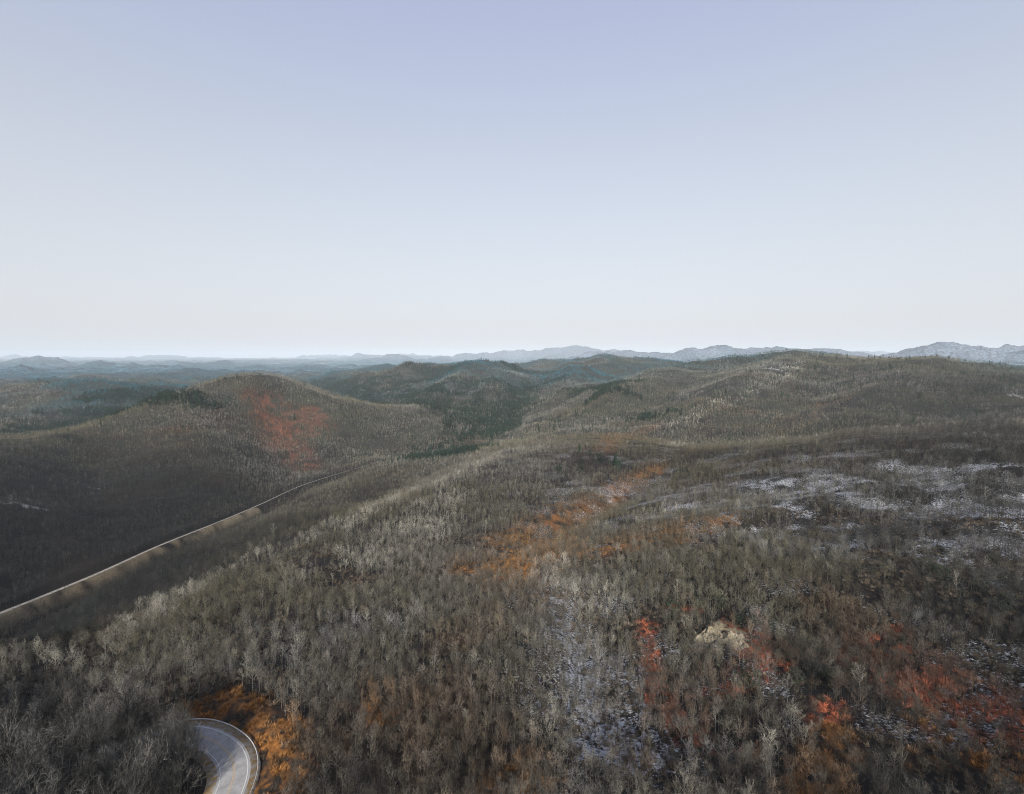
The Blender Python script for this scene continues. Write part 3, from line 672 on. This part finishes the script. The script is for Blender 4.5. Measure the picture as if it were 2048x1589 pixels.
for P, wd, dn in GREEN:
    lo = P.min(0)-3*wd; hi = P.max(0)+3*wd; m = (X > lo[0]) & (X < hi[0]) & (Y > lo[1]) & (Y < hi[1])
    d, _, _ = polydist(X[m]+0.6*wd*fbm(X[m], Y[m], wd, 3, 7), Y[m]+0.6*wd*fbm(X[m], Y[m], wd, 3, 8), P)
    gd[m] = np.maximum(gd[m], 0.55*dn*(1-sstep(0.5, 1.3, d/wd))*np.clip(1.0+1.2*fbm(X[m], Y[m], 55, 3, 9), 0, 1.3))
gd = np.maximum(gd, 0.004*(np.hypot(X, Y) > 1300))
m = (rng.random(X.size) < gd*0.85) & open_ground(X, Y); X, Y = X[m], Y[m]
m = keep_visible(X, Y, 16, 0.004); EX, EY = X[m], Y[m]; EZ = zat(EX, EY)
# a few dark laurels and hemlocks near the outcrop
NE = np.array([hit(*p) for p in [(1398,1212),(1420,1200),(1440,1225),(1475,1252),(1500,1262),(1535,1275),(1560,1290),(1478,1378),(1500,1385),(1590,1370),(1660,1370),(1885,1170),(1870,1150),(1960,1190),(2010,1230),(1985,1130),(1960,880),(2000,940),(1500,1100),(1850,1140),(1345,1235)]])
print('evergreens', len(EX), 'bare', len(PX), round(time.time()-T0, 1))

def tints(X, Y, g):
    n = X.size
    A = np.array([0.165, 0.158, 0.138]); O = np.array([0.112, 0.104, 0.068]); S = np.array([0.015, 0.018, 0.022]); B_ = np.array([0.070, 0.052, 0.036]); P = np.array([0.25, 0.24, 0.215])
    k1 = np.clip(0.5+0.7*fbm(X, Y, 260, 3, 600)+g.normal(0, 0.25, n), 0, 1)[:,None]
    k2 = np.clip(-0.15+0.7*fbm(X, Y, 120, 3, 610)+g.normal(0, 0.22, n), 0, 1)[:,None]
    c = A*(1-k1)+O*k1; c = c*(1-k2)+B_*k2
    # shade over the left valley and the far right, painted into the tint
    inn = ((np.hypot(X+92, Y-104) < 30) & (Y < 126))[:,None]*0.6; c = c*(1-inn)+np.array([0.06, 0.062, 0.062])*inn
    lf_shade = sstep(0.15, 0.75, -X/np.maximum(Y, 1) - 0.05)*sstep(240, 420, np.hypot(X, Y))*(1-sstep(1000, 1700, np.hypot(X, Y)))
    rt_shade = sstep(0.40, 1.0, X/np.maximum(Y, 1))*0.72*(1-sstep(1900, 2900, np.hypot(X, Y)))
    k3 = np.clip(np.maximum(lf_shade, rt_shade)*0.85+g.normal(0, 0.12, n), 0, 0.95)[:,None]; c = c*(1-k3)+S*k3
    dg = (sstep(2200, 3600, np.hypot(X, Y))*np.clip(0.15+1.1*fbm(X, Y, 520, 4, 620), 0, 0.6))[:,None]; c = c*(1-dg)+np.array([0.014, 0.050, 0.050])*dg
    khaze = (sstep(1900, 3400, np.hypot(X, Y))*np.clip(0.58+0.8*fbm(X, Y, 380, 3, 640), 0, 0.95))[:,None]; c = c*(1-khaze)+np.array([0.014, 0.075, 0.100])*khaze  # blue of distant haze painted into the far trees
    ks = (zone('snow', X, Y)*0.45)[:,None]; c = c*(1-ks)+np.array([0.25, 0.26, 0.275])*ks
    kshade = (zone('dark', X, Y)*0.8)[:,None]; c = c*(1-kshade)+np.array([0.026, 0.030, 0.032])*kshade
    klit = (np.minimum(zone('pale', X, Y)*1.3, 1)*0.85*(1-((X < -88) & (Y < 126))))[:,None]; c = c*(1-klit)+np.array([0.31, 0.297, 0.255])*klit
    k4 = ((g.random(n) < 0.006) & (np.hypot(X, Y) < 500))[:,None]*0.7; c = c*(1-k4)+P*k4
    r_ = zone('rust', X, Y)[:,None]*0.42; c = c*(1-r_)+np.array([0.26, 0.13, 0.045])*r_
    r_ = zone('red', X, Y)[:,None]*np.where(np.hypot(X, Y) > 600, 0.6, 0.32)[:,None]; c = c*(1-r_)+np.array([0.17, 0.052, 0.030])*r_
    r_ = zone('brown', X, Y)[:,None]*0.3; c = c*(1-r_)+np.array([0.17, 0.10, 0.055])*r_
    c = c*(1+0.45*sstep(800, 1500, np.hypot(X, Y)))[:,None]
    return np.clip(c*np.exp(g.normal(-0.54, 0.35, n))[:,None], 0.01, 0.8)
g2 = np.random.default_rng(99)
TB = tints(PX, PY, g2)
SC = 0.31+0.31*g2.random(len(PX)); ins = (np.hypot(PX+92, PY-104) < 30) & (PY < 128) | ((PX < -88) & (PY < 122)); SC[ins] *= 1.9; SC[ins & (PX < -93)] *= 1.15; SC[PK == 'v'] *= 1.5; SC[PK == 'f'] *= 1.28; AX = 0.72+0.5*g2.random(len(PX)); AH = 1.28-0.42*g2.random(len(PX)); RZ = g2.random(len(PX))*6.283; TX = g2.normal(0, 0.045, (len(PX), 2))
cnt = {'q': 2, 'n': 8, 'm': 6, 'f': 5, 'v': 4}
VR = np.array([FORM[(k, int(g2.integers(cnt[k])))] for k in PK])
inv = {v: k for k, v in FORM.items()}
TB[PK == 'q'] = np.array([0.045, 0.042, 0.038])

def project(X, Y, Z):
    fwd = Y*CP - Z*SP; up = Y*SP + Z*CP
    return 1024+FPX*X/fwd, 794.5-FPX*up/fwd
# the 300 bare trees that show largest
u, v = project(PX, PY, PZ + 9); dist = np.sqrt(PX**2+PY**2+PZ**2)
inview = (u > 0) & (u < 2048) & (v > 0) & (v < 1585) & (PK == 'n')
order = np.argsort(np.where(inview, dist/SC, 1e9))[:300]
solo = np.zeros(len(PX), bool); solo[order] = True
du, sdv, _ = polydist(PX, PY, ROAD_C)
def bare_label(i):
    uu, vv = project(PX[i], PY[i], PZ[i]); x = float(uu)
    if np.hypot(PX[i]+90, PY[i]-108) < 24 or (x < 470 and PY[i] < 128): return ('bare grey tree in the dark wood on the inner side of the hairpin bend', 'bare trees inside the hairpin bend')
    if x < 640: return ('bare grey tree on the ridge behind or beside the hairpin guard rail', 'bare trees around the outside of the hairpin')
    if x < 950: return ('bare grey tree on the shaded brown slope right of the hairpin road', 'bare trees on the brown slope')
    if x < 1330: return ('tall bare pale tree on the snow-streaked ground at bottom centre', 'bare trees on the snow-streaked slope')
    if x < 1680: return ('bare tree below the pale rock outcrop among small red patches', 'bare trees below the rock outcrop')
    return ('bare dark tree standing in the red and brown undergrowth at bottom right', 'bare trees in the red undergrowth')
for i in order:
    kf = inv[VR[i]][1]; tm, cm_, H = near_meshes[kf]
    root = bpy.data.objects.new('bare_tree', None); scene.collection.objects.link(root)
    root.empty_display_size = 1
    root.location = (PX[i], PY[i], PZ[i]); root.rotation_euler = (TX[i,0], TX[i,1], RZ[i]); root.scale = (SC[i]*AX[i], SC[i]*AX[i], SC[i]*AH[i])
    lb, gp = bare_label(i); tag(root, lb, 'tree', gp)
    for nm, me in (('trunk', tm), ('crown', cm_)):
        o = bpy.data.objects.new(nm, me); scene.collection.objects.link(o); o.parent = root
        o['tint'] = [float(q) for q in TB[i]]
def cloud(name, X, Y, Z, var, sc, rz, tx, tint, label, cat):
    me = bpy.data.meshes.new(name); n = len(X); me.vertices.add(n)
    me.vertices.foreach_set('co', np.c_[X, Y, Z].astype(np.float32).ravel())
    me.attributes.new('variant', 'INT', 'POINT').data.foreach_set('value', var.astype(np.int32))
    me.attributes.new('turn', 'FLOAT_VECTOR', 'POINT').data.foreach_set('vector', np.c_[tx, rz].astype(np.float32).ravel())
    sc3 = np.c_[sc, sc, sc] if sc.ndim == 1 else sc
    me.attributes.new('grow', 'FLOAT_VECTOR', 'POINT').data.foreach_set('vector', sc3.astype(np.float32).ravel())
    me.attributes.new('tint', 'FLOAT_COLOR', 'POINT').data.foreach_set('color', np.c_[tint, np.ones(n)].astype(np.float32).ravel())
    o = bpy.data.objects.new(name, me); scene.collection.objects.link(o); tag(o, label, cat, kind='stuff')
    ng = bpy.data.node_groups.new(name, 'GeometryNodeTree')
    ng.interface.new_socket('Geometry', in_out='INPUT', socket_type='NodeSocketGeometry'); ng.interface.new_socket('Geometry', in_out='OUTPUT', socket_type='NodeSocketGeometry')
    gi = ng.nodes.new('NodeGroupInput'); go = ng.nodes.new('NodeGroupOutput')
    ci = ng.nodes.new('GeometryNodeCollectionInfo'); ci.inputs['Collection'].default_value = forms; ci.inputs['Separate Children'].default_value = True; ci.inputs['Reset Children'].default_value = True
    ip = ng.nodes.new('GeometryNodeInstanceOnPoints'); ip.inputs['Pick Instance'].default_value = True
    m2p = ng.nodes.new('GeometryNodeMeshToPoints')
    def na(nm, dt):
        a = ng.nodes.new('GeometryNodeInputNamedAttribute'); a.data_type = dt; a.inputs['Name'].default_value = nm; return a.outputs['Attribute']
    ng.links.new(gi.outputs[0], m2p.inputs['Mesh']); ng.links.new(m2p.outputs[0], ip.inputs['Points']); ng.links.new(ci.outputs[0], ip.inputs['Instance'])
    ng.links.new(na('variant', 'INT'), ip.inputs['Instance Index'])
    e2r = ng.nodes.new('FunctionNodeEulerToRotation'); ng.links.new(na('turn', 'FLOAT_VECTOR'), e2r.inputs[0]); ng.links.new(e2r.outputs[0], ip.inputs['Rotation'])
    ng.links.new(na('grow', 'FLOAT_VECTOR'), ip.inputs['Scale'])
    ng.links.new(ip.outputs[0], go.inputs[0])
    md = o.modifiers.new('stand', 'NODES'); md.node_group = ng
    return o
q = ~solo
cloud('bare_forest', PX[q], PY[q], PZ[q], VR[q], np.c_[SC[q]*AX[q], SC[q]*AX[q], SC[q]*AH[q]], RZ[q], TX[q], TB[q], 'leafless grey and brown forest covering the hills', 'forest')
# pines: the 300 nearest as objects, the rest as one
ne = len(EX); es = 0.75+0.6*g2.random(ne); er = g2.random(ne)*6.283
ev = np.where(g2.random(ne) < 0.35, g2.integers(0, 3, ne), g2.integers(3, 6, ne))
et = np.array([0.010, 0.022, 0.014])*(0.6+0.8*g2.random(ne))[:,None]*(1+g2.normal(0, 0.08, (ne, 3)))
# a stray evergreen standing farther off is still itself
u, v = project(EX, EY, EZ+8); dist = np.hypot(EX, EY); see = clearance(EX, EY, EZ+12) > 0
inview = (u > 0) & (u < 2048) & see
eo = np.argsort(np.where(inview, dist/es, 1e9))[:300-len(NE)]; es_ = np.zeros(ne, bool); es_[eo] = True
def pine(x, y, z, k, s_, r_, tnt, lb, gp, nm='pine_tree'):
    o = bpy.data.objects.new(nm, cone_meshes[k]); scene.collection.objects.link(o)
    o.location = (x, y, z); o.scale = s_ if isinstance(s_, tuple) else (s_,)*3; o.rotation_euler = (0, 0, r_); o['tint'] = [float(q_) for q_ in tnt]
    tag(o, lb, 'tree', gp)
for i in eo:
    uu = project(EX[i], EY[i], EZ[i])[0]
    if uu < 450: lb, gp = 'dark green pine in the wooded dip behind the left hill', 'pines behind the left hill'
    elif uu < 1075 and dist[i] > 1000: lb, gp = 'dark green pine on the valley floor beyond the near ridge', 'pines on the valley floor'
    elif dist[i] < 1000: lb, gp = 'dark evergreen among bare trees on the near ridge slope', 'evergreens on the near ridge'
    else: lb, gp = 'scattered dark pine on the large right-hand hill', 'pines on the right-hand hill'
    pine(EX[i], EY[i], EZ[i], int(ev[i]), float(es[i]), float(er[i]), et[i], lb, gp)
for i, p in enumerate(NE):
    z = float(zat(p[:1], p[1:])[0]); nearr = i in range(0, 10) or i == 20
    pine(p[0], p[1], z-2.0, 3+i % 3, (0.85, 0.85, 0.5+0.04*(i % 3)), i*1.3, (0.024, 0.030, 0.020), 'low dark evergreen bush beside the pale rock outcrop' if nearr else 'dark evergreen in the bare woods of the right-hand slope',
         'evergreens beside the rock outcrop' if nearr else 'evergreens on the right-hand slope', 'evergreen_tree')
q = ~es_
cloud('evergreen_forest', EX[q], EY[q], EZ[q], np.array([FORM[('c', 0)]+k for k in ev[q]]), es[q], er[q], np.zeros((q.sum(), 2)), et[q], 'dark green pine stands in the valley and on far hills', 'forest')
# undergrowth
X, Y = scatter(70, 420, 1.9, 55); m = rng.random(X.size) < np.clip(0.30+0.4*fbm(X, Y, 18, 3, 700)+0.5*np.maximum(zone('rust', X, Y), zone('red', X, Y)), 0, 0.9)
X, Y = X[m], Y[m]; d, _, _ = polydist(X, Y, ROAD_C); m = d > RW+2.9; X, Y = X[m], Y[m]
d = np.hypot(X-ROCKP[0], Y-ROCKP[1]); m = (d > 11); X, Y = X[m], Y[m]
Z = zat(X, Y); n = len(X); zr_, zd_ = zone('rust', X, Y)[:,None], zone('red', X, Y)[:,None]
c = np.array([0.11, 0.09, 0.07])*(0.6+0.9*g2.random(n))[:,None]
c = c*(1-zr_*0.9)+np.array([0.33, 0.155, 0.045])*zr_*0.9; c = c*(1-zd_*0.9)+np.array([0.42, 0.130, 0.070])*zd_*0.9
c *= (0.30+0.68*g2.random(n))[:,None]
cloud('undergrowth', X, Y, Z, np.array([FORM[('s', int(k))] for k in g2.integers(0, 4, n)]), 0.5+0.7*g2.random(n), g2.random(n)*6.28, np.zeros((n, 2)), c, 'low brown and russet brush between the trees', 'brush')
print('brush', n, round(time.time()-T0, 1))

# ------------------------------------------------------------------ haze: even air round the whole scene
zmin = float(GZ.min())-2; zmax = max(float(GZ.max()), 40)+45; S = 68000
V = [(x*S, y*S, z) for z in (zmin, zmax) for x, y in ((-1,-1),(1,-1),(1,1),(-1,1))]
o = mesh_obj('haze', V, [(0,3,2,1),(4,5,6,7),(0,1,5,4),(1,2,6,5),(2,3,7,6),(3,0,4,7)], None, None, smooth=False)
hm = bpy.data.materials.new('haze'); hm.use_nodes = True; t = hm.node_tree; t.nodes.clear()
mo = t.nodes.new('ShaderNodeOutputMaterial'); pv = t.nodes.new('ShaderNodeVolumePrincipled')
pv.inputs['Color'].default_value = (0.585, 0.665, 0.745, 1); pv.inputs['Density'].default_value = 2.7e-5; pv.inputs['Anisotropy'].default_value = -0.15
t.links.new(pv.outputs[0], mo.inputs['Volume']); o.data.materials.append(hm); tag(o, 'pale blue haze over the distant hills', 'haze', kind='stuff')
print('done', round(time.time()-T0, 1), 'zmax', GZ.max(), 'zmin', GZ.min())
